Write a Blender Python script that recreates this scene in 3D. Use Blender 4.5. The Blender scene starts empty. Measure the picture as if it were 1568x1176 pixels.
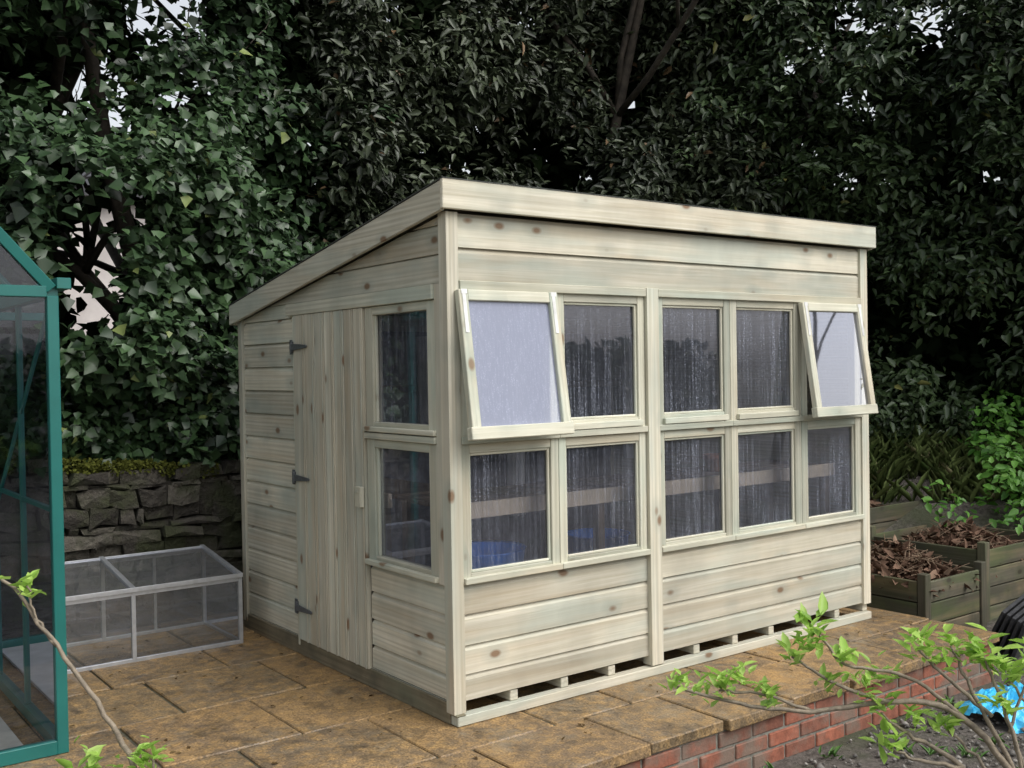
import bpy, math, random
import numpy as np
from mathutils import Vector, Matrix, noise
random.seed(7); rng=np.random.default_rng(11)
SC=bpy.context.scene; COL=SC.collection
SC.view_settings.view_transform='Standard'; SC.view_settings.look='None'; SC.view_settings.exposure=0
# ------------------------------------------------------------ node helpers
def newmat(n):
    m=bpy.data.materials.new(n); m.use_nodes=True; nt=m.node_tree
    for x in list(nt.nodes): nt.nodes.remove(x)
    o=nt.nodes.new('ShaderNodeOutputMaterial'); return m,nt,o
class N:
    def __init__(s,nt): s.nt=nt
    def a(s,t,ins=None,**kw):
        n=s.nt.nodes.new(t)
        for k,v in kw.items(): setattr(n,k,v)
        for k,v in (ins or {}).items():
            if isinstance(v,bpy.types.NodeSocket): s.nt.links.new(v,n.inputs[k])
            else: n.inputs[k].default_value=v
        return n
    def noise(s,vec,scale,detail=4,rough=.55,dist=0): return s.a('ShaderNodeTexNoise',{'Vector':vec,'Scale':scale,'Detail':detail,'Roughness':rough,'Distortion':dist}).outputs['Fac']
    def mapp(s,vec,sc): return s.a('ShaderNodeMapping',{'Vector':vec,'Scale':sc}).outputs[0]
    def ramp(s,f,st):
        n=s.a('ShaderNodeValToRGB',{'Fac':f}); e=n.color_ramp.elements
        while len(e)<len(st): e.new(.5)
        for i,(p,c) in enumerate(st):
            e[i].position=p; e[i].color=(c if isinstance(c,tuple) else (c,c,c))+(1,)
        return n.outputs[0]
    def mix(s,f,a,b,bt='MIX'):
        n=s.a('ShaderNodeMix',data_type='RGBA',blend_type=bt)
        for k,v in ((0,f),(6,a),(7,b)):
            if isinstance(v,bpy.types.NodeSocket): s.nt.links.new(v,n.inputs[k])
            else: n.inputs[k].default_value=(v if k==0 else (tuple(v)+(1,) if isinstance(v,tuple) else (v,v,v,1)))
        return n.outputs[2]
    def math(s,op,a,b=0.,c=None):
        d={0:a,1:b}
        if c is not None: d[2]=c
        return s.a('ShaderNodeMath',d,operation=op).outputs[0]
    def attr(s,n,o='Fac'): return s.a('ShaderNodeAttribute',attribute_name=n).outputs[o]
    def obj(s): return s.a('ShaderNodeTexCoord').outputs['Object']
    def bump(s,h,st=.3,d=.01): return s.a('ShaderNodeBump',{'Height':h,'Strength':st,'Distance':d}).outputs[0]
    def pbr(s,col,rough=.6,normal=None,metal=0.,spec=.5):
        d={'Base Color':col if isinstance(col,bpy.types.NodeSocket) else tuple(col)+(1,),'Roughness':rough,'Metallic':metal,'Specular IOR Level':spec}
        if normal is not None: d['Normal']=normal
        return s.a('ShaderNodeBsdfPrincipled',d).outputs[0]
    def out(s,o,sh): s.nt.links.new(sh,o.inputs[0])

def wood_mat(name,c1,c2,green,knotc,rough=.65,dirt=0.,knots=.6):
    m,nt,o=newmat(name); n=N(nt)
    gc=n.attr('gc','Vector'); t=n.attr('tint')
    g=n.noise(n.mapp(gc,(1.6,70,70)),1,3,.6,.6)
    ring=n.a('ShaderNodeTexWave',{'Vector':n.mapp(gc,(.35,13,13)),'Scale':1.,'Distortion':7.,'Detail':2.,'Detail Scale':1.},wave_type='BANDS',bands_direction='Y').outputs['Fac']
    col=n.mix(n.ramp(g,[(.3,0.),(.7,1.)]),c1,c2)
    col=n.mix(n.math('MULTIPLY',n.ramp(ring,[(.35,0.),(.95,1.)]),.42),col,tuple(x*.70 for x in c2))
    gr=n.ramp(n.noise(n.mapp(gc,(1.3,6,6)),1,3),[(.47,0.),(.66,1.)])
    col=n.mix(n.math('MULTIPLY',gr,.65),col,green)
    br=n.ramp(n.noise(n.mapp(gc,(.9,9,9)),1,2,.5,.4),[(.54,0.),(.74,1.)])
    col=n.mix(n.math('MULTIPLY',br,.32),col,(.50,.36,.21))
    vo=n.a('ShaderNodeTexVoronoi',{'Vector':n.mapp(gc,(4.6,8,8)),'Scale':1.})
    keep=n.math('GREATER_THAN',n.a('ShaderNodeSeparateColor',{0:vo.outputs['Color']}).outputs[0],1-knots)
    k=n.math('MULTIPLY',n.ramp(vo.outputs['Distance'],[(.09,1.),(.17,0.)]),keep)
    k2=n.math('MULTIPLY',n.ramp(vo.outputs['Distance'],[(.14,1.),(.42,0.)]),keep)
    col=n.mix(n.math('MULTIPLY',k2,.42),col,tuple(x*.70 for x in green))
    col=n.mix(n.math('MULTIPLY',k,.85),col,knotc)
    tv=n.a('ShaderNodeMapRange',{'Value':t,'To Min':.74,'To Max':1.12}).outputs[0]
    col=n.mix(1.,col,tv,'MULTIPLY')
    wz=n.ramp(n.noise(n.mapp(n.obj(),(2.3,2.3,1.2)),1,4,.6),[(.4,1.),(.7,.80)])
    col=n.mix(1.,col,wz,'MULTIPLY')
    if dirt: 
        col=n.mix(n.math('MULTIPLY',n.ramp(n.noise(n.obj(),7,4),[(.45,0.),(.7,1.)]),dirt),col,(.07,.07,.05))
    n.out(o,n.pbr(col,rough,n.bump(g,.35,.004),spec=.3)); return m
WOOD=wood_mat('treated_pine',(.74,.70,.58),(.57,.525,.40),(.49,.535,.46),(.22,.12,.06))
WOODS=wood_mat('treated_pine_frame',(.64,.62,.51),(.50,.485,.375),(.43,.495,.42),(.22,.14,.08),knots=.35)
WOODD=wood_mat('weathered_pine',(.28,.24,.16),(.18,.15,.10),(.18,.19,.13),(.08,.05,.03),dirt=.5)
WOODO=wood_mat('old_mossy_board',(.15,.135,.10),(.085,.077,.052),(.10,.135,.05),(.04,.03,.02),dirt=.75)
def simple(name,col,rough=.5,metal=0.,var=.25,scale=12,spec=.5,bump=.1):
    m,nt,o=newmat(name); n=N(nt); f=n.noise(n.obj(),scale,4)
    c=n.mix(n.ramp(f,[(.3,0.),(.7,1.)]),tuple(x*(1-var) for x in col),tuple(min(1,x*(1+var)) for x in col))
    n.out(o,n.pbr(c,rough,n.bump(f,bump,.01) if bump else None,metal,spec)); return m
WOODR=simple('bench_timber',(.66,.55,.45),.7,0,.2,6)
WOODK=simple('bench_slat',(.16,.12,.09),.8,0,.35,9)
def tinted(name,ca,cb,rough=.6,scale=20,bump=.4,spec=.4,stain=None,bd=.01):
    m,nt,o=newmat(name); n=N(nt); t=n.attr('tint'); f=n.noise(n.obj(),scale,5,.65)
    c=n.mix(t,ca,cb); c=n.mix(1.,c,n.ramp(f,[(.25,.55),(.75,1.35)]),'MULTIPLY')
    if stain:
        c=n.mix(n.ramp(n.noise(n.obj(),stain[1],4,.6),[(.46,0.),(.60,stain[2])]),c,stain[0])
    n.out(o,n.pbr(c,rough,n.bump(f,bump,bd),0,spec)); return m
def glass_mat(name,veil,streak,tint=(.96,.97,.98),rough=.02,veilcol=(.5,.54,.66),k=1.15):
    m,nt,o=newmat(name); n=N(nt)
    tr=n.a('ShaderNodeBsdfTransparent',{'Color':tint+(1,)}).outputs[0]
    gl=n.a('ShaderNodeBsdfGlossy',{'Color':(.86,.88,1,1),'Roughness':rough}).outputs[0]
    fr=n.a('ShaderNodeFresnel',{'IOR':1.52}).outputs[0]
    s=n.a('ShaderNodeMixShader',{0:n.math('MINIMUM',n.math('MULTIPLY',fr,k),1.),1:tr,2:gl}).outputs[0]
    if veil or streak:
        ob=n.obj()
        dv=n.a('ShaderNodeTexVoronoi',{'Vector':ob,'Scale':120.}).outputs['Distance']
        st=n.ramp(n.noise(n.mapp(ob,(110,110,2.0)),1,2),[(.44,0.),(.62,1.)])
        dr=n.ramp(dv,[(.1,1.),(.45,.2)])
        big=n.ramp(n.noise(n.mapp(ob,(3,3,2)),1.,3),[(.36,.25),(.62,1.)])
        f=n.math('MULTIPLY',n.math('ADD',n.math('MULTIPLY',n.math('MULTIPLY',st,dr),streak),n.math('MULTIPLY',dr,streak*.2)),big)
        f=n.math('MINIMUM',n.math('ADD',f,veil),.95)
        df=n.a('ShaderNodeBsdfDiffuse',{'Color':veilcol+(1,)}).outputs[0]
        s=n.a('ShaderNodeMixShader',{0:f,1:s,2:df}).outputs[0]
    n.out(o,s); return m
GLASS=glass_mat('wet_window_glass',.03,.46,k=2.4)
GLASSV=glass_mat('misted_window_glass',.42,.25,veilcol=(.50,.54,.70),k=2.2)
GLASSW=glass_mat('tilted_window_glass',.06,.2,k=5.)
GLASSC=glass_mat('clear_glazing',0,.0,tint=(.95,.97,.96),k=1.2)
GLASSF=glass_mat('cold_frame_glazing',.10,.08,tint=(.92,.94,.93),k=2.2,veilcol=(.42,.44,.45))
GREEN=simple('green_powder_coat',(.012,.13,.115),.35,0,.1,5,bump=0)
ALU=simple('aluminium',(.55,.57,.60),.4,.7,.1,30,bump=0)
STEEL=simple('galvanised_steel',(.16,.17,.18),.5,.6,.2,60)
BARK=simple('bark',(.05,.04,.03),.85,0,.5,14,bump=.8)
TWIG=simple('twig_bark',(.22,.18,.13),.7,0,.35,60,bump=.4)
FELT=simple('roof_felt',(.06,.065,.06),.9,0,.3,80)
BLUE=simple('blue_plastic',(.03,.20,.75),.35,0,.25,8,bump=0)
BAG=simple('blue_bag_plastic',(.05,.45,.75),.3,0,.35,9,bump=.3)
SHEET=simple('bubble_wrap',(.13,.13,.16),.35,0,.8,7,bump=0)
PALE=simple('horticultural_fleece',(.5,.5,.52),.8,0,.2,9,bump=0)
TERRA=simple('terracotta',(.40,.17,.09),.8,0,.2,20,bump=0)
SLATE=simple('slate',(.035,.036,.04),.5,0,.3,20,bump=.4)
# ------------------------------------------------------------ mesh builder
class MB:
    def __init__(s): s.v=[];s.f=[];s.gc=[];s.t=[]
    def poly(s,vs,fs,axis=0,tint=None,off=None):
        b=len(s.v); t=random.random() if tint is None else tint
        o=Vector((random.uniform(0,40),random.uniform(0,40),random.uniform(0,40))) if off is None else off
        for p in vs:
            p=Vector(p); s.v.append(p)
            q=(p[axis],p[(axis+1)%3],p[(axis+2)%3]); s.gc.append((q[0]+o[0],q[1]+o[1],q[2]+o[2]))
        for f in fs: s.f.append([b+i for i in f]); s.t.append(t)
    def box(s,x0,x1,y0,y1,z0,z1,axis=None,tint=None,M=None):
        d=[x1-x0,y1-y0,z1-z0]
        if axis is None: axis=d.index(max(d))
        vs=[Vector((x,y,z)) for x in(x0,x1) for y in(y0,y1) for z in(z0,z1)]
        if M is not None: vs=[M@p for p in vs]
        s.poly(vs,[(0,1,3,2),(4,6,7,5),(0,4,5,1),(2,3,7,6),(0,2,6,4),(1,5,7,3)],axis,tint)
    def prism(s,pts,ext,axis=0,tint=None):
        n=len(pts); e=Vector(ext); vs=[Vector(p) for p in pts]+[Vector(p)+e for p in pts]
        s.poly(vs,[tuple(range(n))[::-1],tuple(range(n,2*n))]+[(i,(i+1)%n,n+(i+1)%n,n+i) for i in range(n)],axis,tint)
    def tube(s,pts,rad,n=7,tint=None):
        pts=[Vector(p) for p in pts]; vs=[];fs=[]
        for i,p in enumerate(pts):
            d=(pts[min(i+1,len(pts)-1)]-pts[max(i-1,0)]).normalized()
            a=d.orthogonal().normalized() if i==0 else (a-d*a.dot(d)).normalized()
            b=d.cross(a); r=rad[i] if isinstance(rad,(list,tuple)) else rad
            for k in range(n):
                th=2*math.pi*k/n; vs.append(p+(a*math.cos(th)+b*math.sin(th))*r)
        for i in range(len(pts)-1):
            for k in range(n): fs.append((i*n+k,i*n+(k+1)%n,(i+1)*n+(k+1)%n,(i+1)*n+k))
        fs.append(tuple(range(n))[::-1]); fs.append(tuple(range((len(pts)-1)*n,len(pts)*n)))
        s.poly(vs,fs,2,tint)
    def make(s,name,mat,bevel=0.,parent=None,smooth=False):
        me=bpy.data.meshes.new(name); me.from_pydata([tuple(p) for p in s.v],[],s.f)
        me.materials.append(mat)
        a=me.attributes.new('gc','FLOAT_VECTOR','POINT'); a.data.foreach_set('vector',np.array(s.gc,dtype='f').ravel())
        a=me.attributes.new('tint','FLOAT','FACE'); a.data.foreach_set('value',np.array(s.t,dtype='f'))
        if smooth: me.polygons.foreach_set('use_smooth',np.ones(len(s.f),dtype=bool))
        ob=bpy.data.objects.new(name,me); COL.objects.link(ob)
        if bevel:
            b=ob.modifiers.new('b','BEVEL'); b.width=bevel; b.segments=1; b.limit_method='ANGLE'
        if parent: ob.parent=parent
        return ob
def empty(name):
    e=bpy.data.objects.new(name,None); COL.objects.link(e); return e
def sstep(a,b,x):
    t=min(1,max(0,(x-a)/(b-a))); return t*t*(3-2*t)
# ------------------------------------------------------------ camera
yaw,pit,rol=.6434,-.0144,-.0173
f=Vector((math.sin(yaw)*math.cos(pit),math.cos(yaw)*math.cos(pit),math.sin(pit)))
rt=Vector((math.cos(yaw),-math.sin(yaw),0)); up=rt.cross(f)
r2=rt*math.cos(rol)+up*math.sin(rol); u2=up*math.cos(rol)-rt*math.sin(rol)
cd=bpy.data.cameras.new('camera'); cam=bpy.data.objects.new('camera',cd); COL.objects.link(cam)
cd.sensor_width=36; cd.lens=36*1601.33/1568; cd.clip_start=.05; cd.clip_end=800
cam.matrix_world=Matrix(((r2.x,u2.x,-f.x,-2.4853),(r2.y,u2.y,-f.y,-3.7644),(r2.z,u2.z,-f.z,1.5408),(0,0,0,1)))
SC.camera=cam
# ------------------------------------------------------------ light
w=bpy.data.worlds.new('World'); SC.world=w; w.use_nodes=True; nt=w.node_tree
bg=nt.nodes['Background']; sky=nt.nodes.new('ShaderNodeTexSky'); sky.sky_type='NISHITA'; sky.sun_disc=False
SUN=Vector((.34,-.72,.95)).normalized()
sky.sun_elevation=math.asin(SUN.z); sky.sun_rotation=math.atan2(SUN.x,SUN.y); sky.dust_density=4; sky.air_density=1.2
hs=nt.nodes.new('ShaderNodeHueSaturation'); hs.inputs['Saturation'].default_value=.25; hs.inputs['Value'].default_value=1.5
nt.links.new(sky.outputs[0],hs.inputs['Color']); nt.links.new(hs.outputs[0],bg.inputs[0]); bg.inputs[1].default_value=.15
sl=bpy.data.lights.new('sun','SUN'); sl.energy=1.35; sl.angle=math.radians(50); sl.color=(1,.98,.94)
so=bpy.data.objects.new('sun',sl); COL.objects.link(so); so.rotation_euler=SUN.to_track_quat('Z','Y').to_euler()
# ------------------------------------------------------------ ground
def gh(x,y):
    t=(x-4.0)*.6+y*.8
    z=-.25+.95*sstep(0,2.6,t)
    if x<3.3 : z=min(z,-.25) if y<2.6 else z
    return z+.02*noise.noise(Vector((x*2,y*2,0)))
mb=MB(); xs=np.concatenate([[-300,-120,-50,-20,-10],np.arange(-5,9.01,.16),[12,20,50,120,300]])
ys=np.concatenate([[-300,-120,-50,-20,-9],np.arange(-4.8,5.6,.16),[8,14,20,50,120,300]])
vs=[(x,y,gh(x,y)-(.02 if -4.9<y<-.5 else 0)) for y in ys for x in xs]; nx=len(xs)
mb.poly(vs,[(j*nx+i,j*nx+i+1,(j+1)*nx+i+1,(j+1)*nx+i) for j in range(len(ys)-1) for i in range(nx-1)],off=Vector((0,0,0)))
m,nt,o=newmat('soil'); n=N(nt); ob=n.obj()
a=n.noise(ob,30,6,.7); b=n.noise(ob,2.2,3)
c=n.mix(n.ramp(a,[(.3,0.),(.7,1.)]),(.04,.033,.026),(.17,.15,.13)); c=n.mix(n.ramp(b,[(.48,0.),(.62,.7)]),c,(.045,.06,.02))
n.out(o,n.pbr(c,.85,n.bump(a,.9,.03)))
mb.make('ground',m,smooth=True)
mb=MB()
for i in range(4200):
    x=random.uniform(0,5.5); y=random.uniform(-2.6,-.72)
    r=random.uniform(.004,.017)*(1 if random.random()<.9 else 1.8); z=-.262+r*.2
    vs=[]
    for dx,dy,dz in((1,0,0),(0,1,0),(-1,0,0),(0,-1,0),(0,0,1),(0,0,-1)):
        k=r*random.uniform(.7,1.2); vs.append((x+dx*k,y+dy*k,z+dz*k*.7))
    mb.poly(vs,[(0,1,4),(1,2,4),(2,3,4),(3,0,4),(1,0,5),(2,1,5),(3,2,5),(0,3,5)])
mb.make('gravel',tinted('gravel_stone',(.06,.055,.05),(.30,.28,.25),.8),smooth=True)
# ------------------------------------------------------------ patio
m,nt,o=newmat('wet_sandstone_paving'); n=N(nt); ob=n.obj(); t=n.attr('tint')
n1=n.noise(ob,1.1,5,.65,.3); n2=n.noise(ob,16,5,.72); n3=n.noise(ob,110,2,.6); n4=n.noise(ob,5.2,7,.75,.6); n5=n.noise(ob,2.6,5,.7,.8)
c=n.mix(t,(.34,.205,.080),(.20,.145,.08))
c=n.mix(n.ramp(n1,[(.44,0.),(.60,.75)]),c,(.135,.10,.068))
c=n.mix(n.ramp(n5,[(.52,0.),(.64,.5)]),c,(.27,.22,.155))
c=n.mix(n.ramp(n2,[(.44,0.),(.70,.75)]),c,(.46,.28,.10))
c=n.mix(n.ramp(n4,[(.50,0.),(.66,.8)]),c,(.065,.048,.03))
c=n.mix(1.,c,n.ramp(n3,[(.3,.5),(.7,1.35)]),'MULTIPLY')
ro=n.ramp(n5,[(.40,.75),(.60,.25)])
ro=n.math('ADD',ro,n.math('MULTIPLY',n2,.2))
n.out(o,n.pbr(c,ro,n.bump(n.math('ADD',n2,n.math('MULTIPLY',n3,.6)),.5,.010),spec=.5)); PAVE=m
mb=MB(); random.seed(3)
y=-.70; row=0
while y<2.72:
    h=.44 if row in(0,) else .60
    x=-4.6+(row%2)*.3
    while x<3.2:
        wd=random.choice([.6,.6,.6,.45]); x1=min(x+wd,3.25)
        if x1-x>.1:
            z=random.uniform(-.003,.004); e=random.uniform(-.014,.014) if row==0 else 0; q=.0065
            vs=[(X_+random.uniform(-.003,.003),Y_+random.uniform(-.003,.003),Z_+(random.uniform(-.002,.002) if Z_>-.02 else 0)) for X_ in(x+q,x1-q) for Y_ in(y+q+e,min(y+h,2.79)-q) for Z_ in(-.05,z)]
            mb.poly(vs,[(0,1,3,2),(4,6,7,5),(0,4,5,1),(2,3,7,6),(0,2,6,4),(1,5,7,3)],0)
        x+=wd
    y+=h; row+=1
mb.make('patio',PAVE,bevel=.005)
mb=MB(); mb.box(-4.6,3.22,-.62,2.79,-.3,-.010)
mb.make('patio_bed',simple('jointing_mortar',(.075,.07,.045),.9,0,.6,25,bump=.5))
e=empty('brick_retaining_wall'); mb=MB(); random.seed(5)
for r in range(4):
    z0=-.125-.075*r; x=-4.5+(r%2)*.11
    while x<3.2:
        x1=min(x+.215,3.21); d=random.uniform(-.004,.004)
        mb.box(x,x1-.001,-.672+d,-.60,z0,z0+.064); x+=.226
    yy=-.58+(r%2)*.11
    while yy<2.6:
        mb.box(3.14,3.232+random.uniform(-.003,.003),yy,yy+.215,z0,z0+.064); yy+=.226
mb.make('bricks',tinted('red_brick',(.32,.11,.065),(.20,.08,.052),.75,25,.5,stain=((.17,.14,.11),5,.8)),bevel=.005,parent=e)
mb=MB(); mb.box(-4.5,3.2,-.664,-.61,-.36,-.051); mb.box(3.13,3.224,-.6,2.7,-.36,-.051)
mb.make('mortar',simple('mortar',(.20,.19,.16),.9,0,.3,40,bump=.5),parent=e)
# ------------------------------------------------------------ SHED
shed=empty('potting_shed'); random.seed(21)
L,D=3.0,2.276
def zr(y): return 2.222-.162*y
B=MB()
levels=[.094,.208,.335,.47,.60]
def shiplap_x(x0,x1,z0,z1,y=0.,s=-1):
    B.prism([(x0,y,z0+.003),(x0,y+s*.015,z0+.003),(x0,y+s*.015,z1-.020),(x0,y+s*.002,z1-.005),(x0,y,z1)],(x1-x0,0,0),0)
def shiplap_y(y0,y1,z0,z1,x=0.,s=-1):
    B.prism([(x,y0,z0+.003),(x+s*.015,y0,z0+.003),(x+s*.015,y0,z1-.020),(x+s*.002,y0,z1-.005),(x,y0,z1)],(0,y1-y0,0),1)
for i in range(4):
    z0,z1=levels[i],levels[i+1]
    shiplap_x(.055,1.165,z0,z1,.018); shiplap_x(1.245,2.945,z0,z1,.018)
    shiplap_y(.05,.725,z0,z1,.018)
for z0,z1 in((1.925,2.07),(2.07,2.222)): shiplap_x(.055,2.945,z0,z1,.018)
B.box(.02,2.98,.019,.045,.095,.60,tint=.2); B.box(.02,2.98,.019,.045,1.925,2.215,tint=.2)
z=.094
while z<1.82:
    z1=min(z+.1345,1.84); shiplap_y(1.53,2.235,z,z1,.018); z+=.1345
def clip(y0,y1,z0,z1):
    P=[(y0,z0),(y1,z0)]
    zt1=min(z1,zr(y1)); zt0=min(z1,zr(y0))
    if zt0<=z0+.004: return None
    if zt1>z0:
        P.append((y1,zt1))
        if zr(y1)<z1<zr(y0): P.append(((2.222-z1)/.162,z1))
    else:
        P[1]=((2.222-z0)/.162,z0)
        if zr(y0)>z1: P.append(((2.222-z1)/.162,z1))
    P.append((y0,zt0)); return P
for k,(z0,z1) in enumerate(((1.918,2.045),(2.045,2.172),(2.172,2.3))):
    P=clip(.05,2.235,z0+.003,z1-.004)
    if P: B.prism([(.018,a,b) for a,b in P],(-.013+.001*k,0,0),1)
P=clip(1.585,2.235,1.842,1.918)
if P: B.prism([(.018,a,b) for a,b in P],(-.0125,0,0),1)
B.box(.019,.045,.03,.725,.095,.60,tint=.2); B.box(.019,.045,1.53,2.26,.095,1.84,tint=.2)
B.prism([(.019,.03,1.86),(.019,2.26,1.842),(.019,2.26,zr(2.26)-.005),(.019,.03,zr(.03)-.005)],(.026,0,0),1,.2)
B.box(-.012,.05,-.012,.05,.05,2.222,2,.5)
B.box(2.945,3.012,-.012,.05,.09,2.222,2)
B.box(-.012,.05,2.236,2.288,.05,1.86,2)
B.box(2.95,3.012,2.236,2.288,.05,1.86,2)
B.box(1.165,1.245,-.022,.044,.05,1.93,2,.8)
B.box(-.010,.04,.0505,.095,.602,1.918,2,.2)
z=.094
while z<2.1:
    z1=z+.1355; P=clip(.05,2.235,z,z1)
    if P: B.prism([(2.985,a,b) for a,b in P],(.02,0,0),1)
    if z1<1.87: B.box(.05,2.95,2.262,2.282,z,z1-.003)
    z+=.1355
B.box(.03,2.97,.03,2.25,.092,.106,tint=.1)
B.make('cladding_and_posts',WOOD,bevel=.0025,parent=shed)
B=MB()
for i in range(11):
    x=min(.005+i*.2975,2.955); B.box(x,x+.045,.008,2.27,.044,.091,1,.4)
B.box(-.002,3.0,-.024,.03,0.0,.043,0,.4); B.box(0,3,1.1,1.15,.0,.043,0); B.box(0,3,2.2,2.26,0,.043,0)
B.make('base_bearers',WOOD,bevel=.003,parent=shed)
B=MB(); B.box(-.008,.004,.032,2.29,.0,.091,1,.6); B.box(-.010,.04,-.027,.031,.044,.05,1,.4)
B.make('side_skid',WOODD,bevel=.002,parent=shed)
B=MB()
bays=[(.052,.598),(.600,1.163),(1.247,1.790),(1.792,2.382),(2.384,2.943)]
for i,(a,b) in enumerate(bays):
    wl=.045 if i in(0,1,2) else .055
    B.box(a,a+wl,-.003,.044,.602,1.925,2); B.box(b-wl,b,-.003,.044,.602,1.925,2)
    B.box(a+wl,b-wl,-.001,.043,1.175,1.215,0); B.box(a+wl,b-wl,-.001,.043,.602,.65,0)
    B.box(a-.001,b+.001,-.02,.0435,1.217,1.247,0,.4)
    B.box(a,b,-.026,.012,.607,.634,0,.95)
    B.box(a+wl,b-wl,-.001,.043,1.85,1.925,0)
    if i not in(0,4):
        B.box(a+wl,b-wl,-.001,.043,1.2475,1.295,0); B.box(a+wl-.01,b-wl+.01,-.024,-.0015,1.25,1.28,0,.9)
    for z0,z1 in((.65,1.175),(1.295,1.85)):
        if z0>1 and i in(0,4): continue
        x0,x1=a+wl,b-wl
        B.box(x0,x0+.012,.008,.022,z0,z1,2,1); B.box(x1-.012,x1,.008,.022,z0,z1,2,1)
        B.box(x0+.012,x1-.012,.008,.022,z0,z0+.012,0,1); B.box(x0+.012,x1-.012,.008,.022,z1-.012,z1,0,1)
B.box(.052,1.163,-.02,-.0045,1.888,1.928,0,.6); B.box(1.247,2.943,-.02,-.0045,1.888,1.928,0,.7)
for z0,z1 in((.602,1.215),(1.2475,1.85)):
    B.box(-.006,.043,.0955,.165,z0,z1,2); B.box(-.006,.043,.655,.725,z0,z1,2)
    B.box(-.005,.043,.165,.655,z0,z0+.05,1); B.box(-.005,.043,.165,.655,z1-.04,z1,1)
    x=(.165,.655)
    B.box(.006,.02,x[0],x[0]+.014,z0+.05,z1-.04,2,1);B.box(.006,.02,x[1]-.014,x[1],z0+.05,z1-.04,2,1)
B.box(-.022,.043,.0955,.727,1.217,1.246,1,.5)
B.box(-.03,-.0065,.0955,.727,.607,.632,1,.9); B.box(-.026,-.0065,.0955,.727,1.252,1.276,1,.9)
B.box(-.024,.044,.0955,1.585,1.852,1.916,1,.6)
B.box(-.012,.043,1.512,1.529,.05,1.85,2)
B.make('window_frames',WOODS,bevel=.0025,parent=shed)
G=MB()
for i,(a,b) in enumerate(bays):
    for z0,z1 in((.645,1.18),(1.29,1.855)):
        if z0>1 and i in(0,4): continue
        G.poly([(a+.03,.024,z0),(b-.03,.024,z0),(b-.03,.024,z1),(a+.03,.024,z1)],[(0,1,2,3)])
for z0,z1 in((.64,1.18),(1.29,1.815)): G.poly([(.0225,.16,z0),(.0225,.66,z0),(.0225,.66,z1),(.0225,.16,z1)],[(0,3,2,1)])
G.make('window_glass',GLASS,parent=shed)
WHITE=simple('white_metal',(.7,.7,.68),.4,bump=0)
def vent(x0,x1,ang,nm,gm):
    V=MB(); M=Matrix.Translation((0,-.024,1.885))@Matrix.Rotation(-ang,4,'X')
    H=-.632; fw=.048
    V.box(x0,x0+fw,-.022,.012,H,0,2,1,M); V.box(x1-fw,x1,-.022,.012,H,0,2,1,M)
    V.box(x0+fw,x1-fw,-.021,.011,-fw,0,0,1,M); V.box(x0-.008,x1+.008,-.026,.014,H-.02,H+.035,0,.9,M)
    V.make(nm+'_sash',WOODS,bevel=.003,parent=shed)
    V=MB(); V.poly([M@Vector(p) for p in((x0+.04,-.004,H+.03),(x1-.04,-.004,H+.03),(x1-.04,-.004,-.04),(x0+.04,-.004,-.04))],[(0,1,2,3)]); V.make(nm+'_glass',gm,parent=shed)
    V=MB()
    for x in(x0+.012,x1-.04): V.box(x,x+.03,-.0245,-.0222,-.02,.0,M=M); V.box(x+.004,x+.022,-.0242,-.0222,-.19,-.02,M=M)
    p=M@Vector(((x0+x1)/2,.01,H+.03)); V.tube([p,(p.x,.03,1.27)],.005,6)
    V.make(nm+'_stay',WHITE,parent=shed)
vent(.025,.572,math.radians(8.6),'vent_a',GLASSV); vent(2.352,2.905,math.radians(8.6),'vent_b',GLASSW)
B=MB(); yb=[.73,.83,.93,1.035,1.14,1.25,1.37,1.508]
for a,b in zip(yb[:-1],yb[1:]):
    d=random.uniform(0,.004)
    B.box(-.016-d,.008,a+.004,b-.004,.088,1.85,2)
    B.box(-.0215-d,-.0162-d,a+.014,a+.028,.088,1.848,2,.15)
B.box(.0085,.012,.74,1.5,.09,1.85,2,.0)
B.make('door',WOOD,bevel=.004,parent=shed)
B=MB(); B.box(-.045,-.0205,.735,.79,.88,.98,2,.9); B.box(-.05,-.046,.75,.775,.95,.965)
B.make('door_turn_button',WOODS,bevel=.006,parent=shed)
B=MB()
for z in(1.68,.97,.26):
    B.prism([(-.0252,1.506,z-.019),(-.0252,1.33,z-.008),(-.0252,1.32,z),(-.0252,1.33,z+.008),(-.0252,1.506,z+.019)],(-.006,0,0))
    B.box(-.0335,-.0124,1.507,1.522,z-.03,z+.03); B.box(-.017,-.0125,1.523,1.555,z-.04,z+.04)
B.make('hinges',STEEL,bevel=.001,parent=shed)
o_=.05
def zt(y): return 2.352-.1695*(y+o_)
B=MB()
B.box(-o_-.001,L+o_+.001,-o_-.001,-o_+.021,2.228,2.358,0,.85)
B.prism([(-o_,-o_+.0215,2.352-.004),(-o_,D+o_,zt(D+o_)),(-o_,D+o_,zt(D+o_)-.115),(-o_,-o_+.0215,2.222)],(.022,0,0),1,.35)
B.prism([(L+o_-.022,-o_+.0215,2.348),(L+o_-.022,D+o_,zt(D+o_)),(L+o_-.022,D+o_,zt(D+o_)-.115),(L+o_-.022,-o_+.0215,2.222)],(.022,0,0),1,.35)
B.box(-o_+.023,L+o_-.023,D+o_-.022,D+o_-.001,zt(D+o_)-.115,zt(D+o_)-.006,0)
B.make('fascia_boards',WOOD,bevel=.003,parent=shed)
B=MB(); a,b=-o_+.0215,D+o_-.023
B.prism([(-o_+.0225,a,zt(a)-.02),(-o_+.0225,b,zt(b)-.02),(-o_+.0225,b,zt(b)-.045),(-o_+.0225,a,zt(a)-.045)],(L+2*o_-.045,0,0))
B.make('roof_deck',WOODD,parent=shed)
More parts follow.
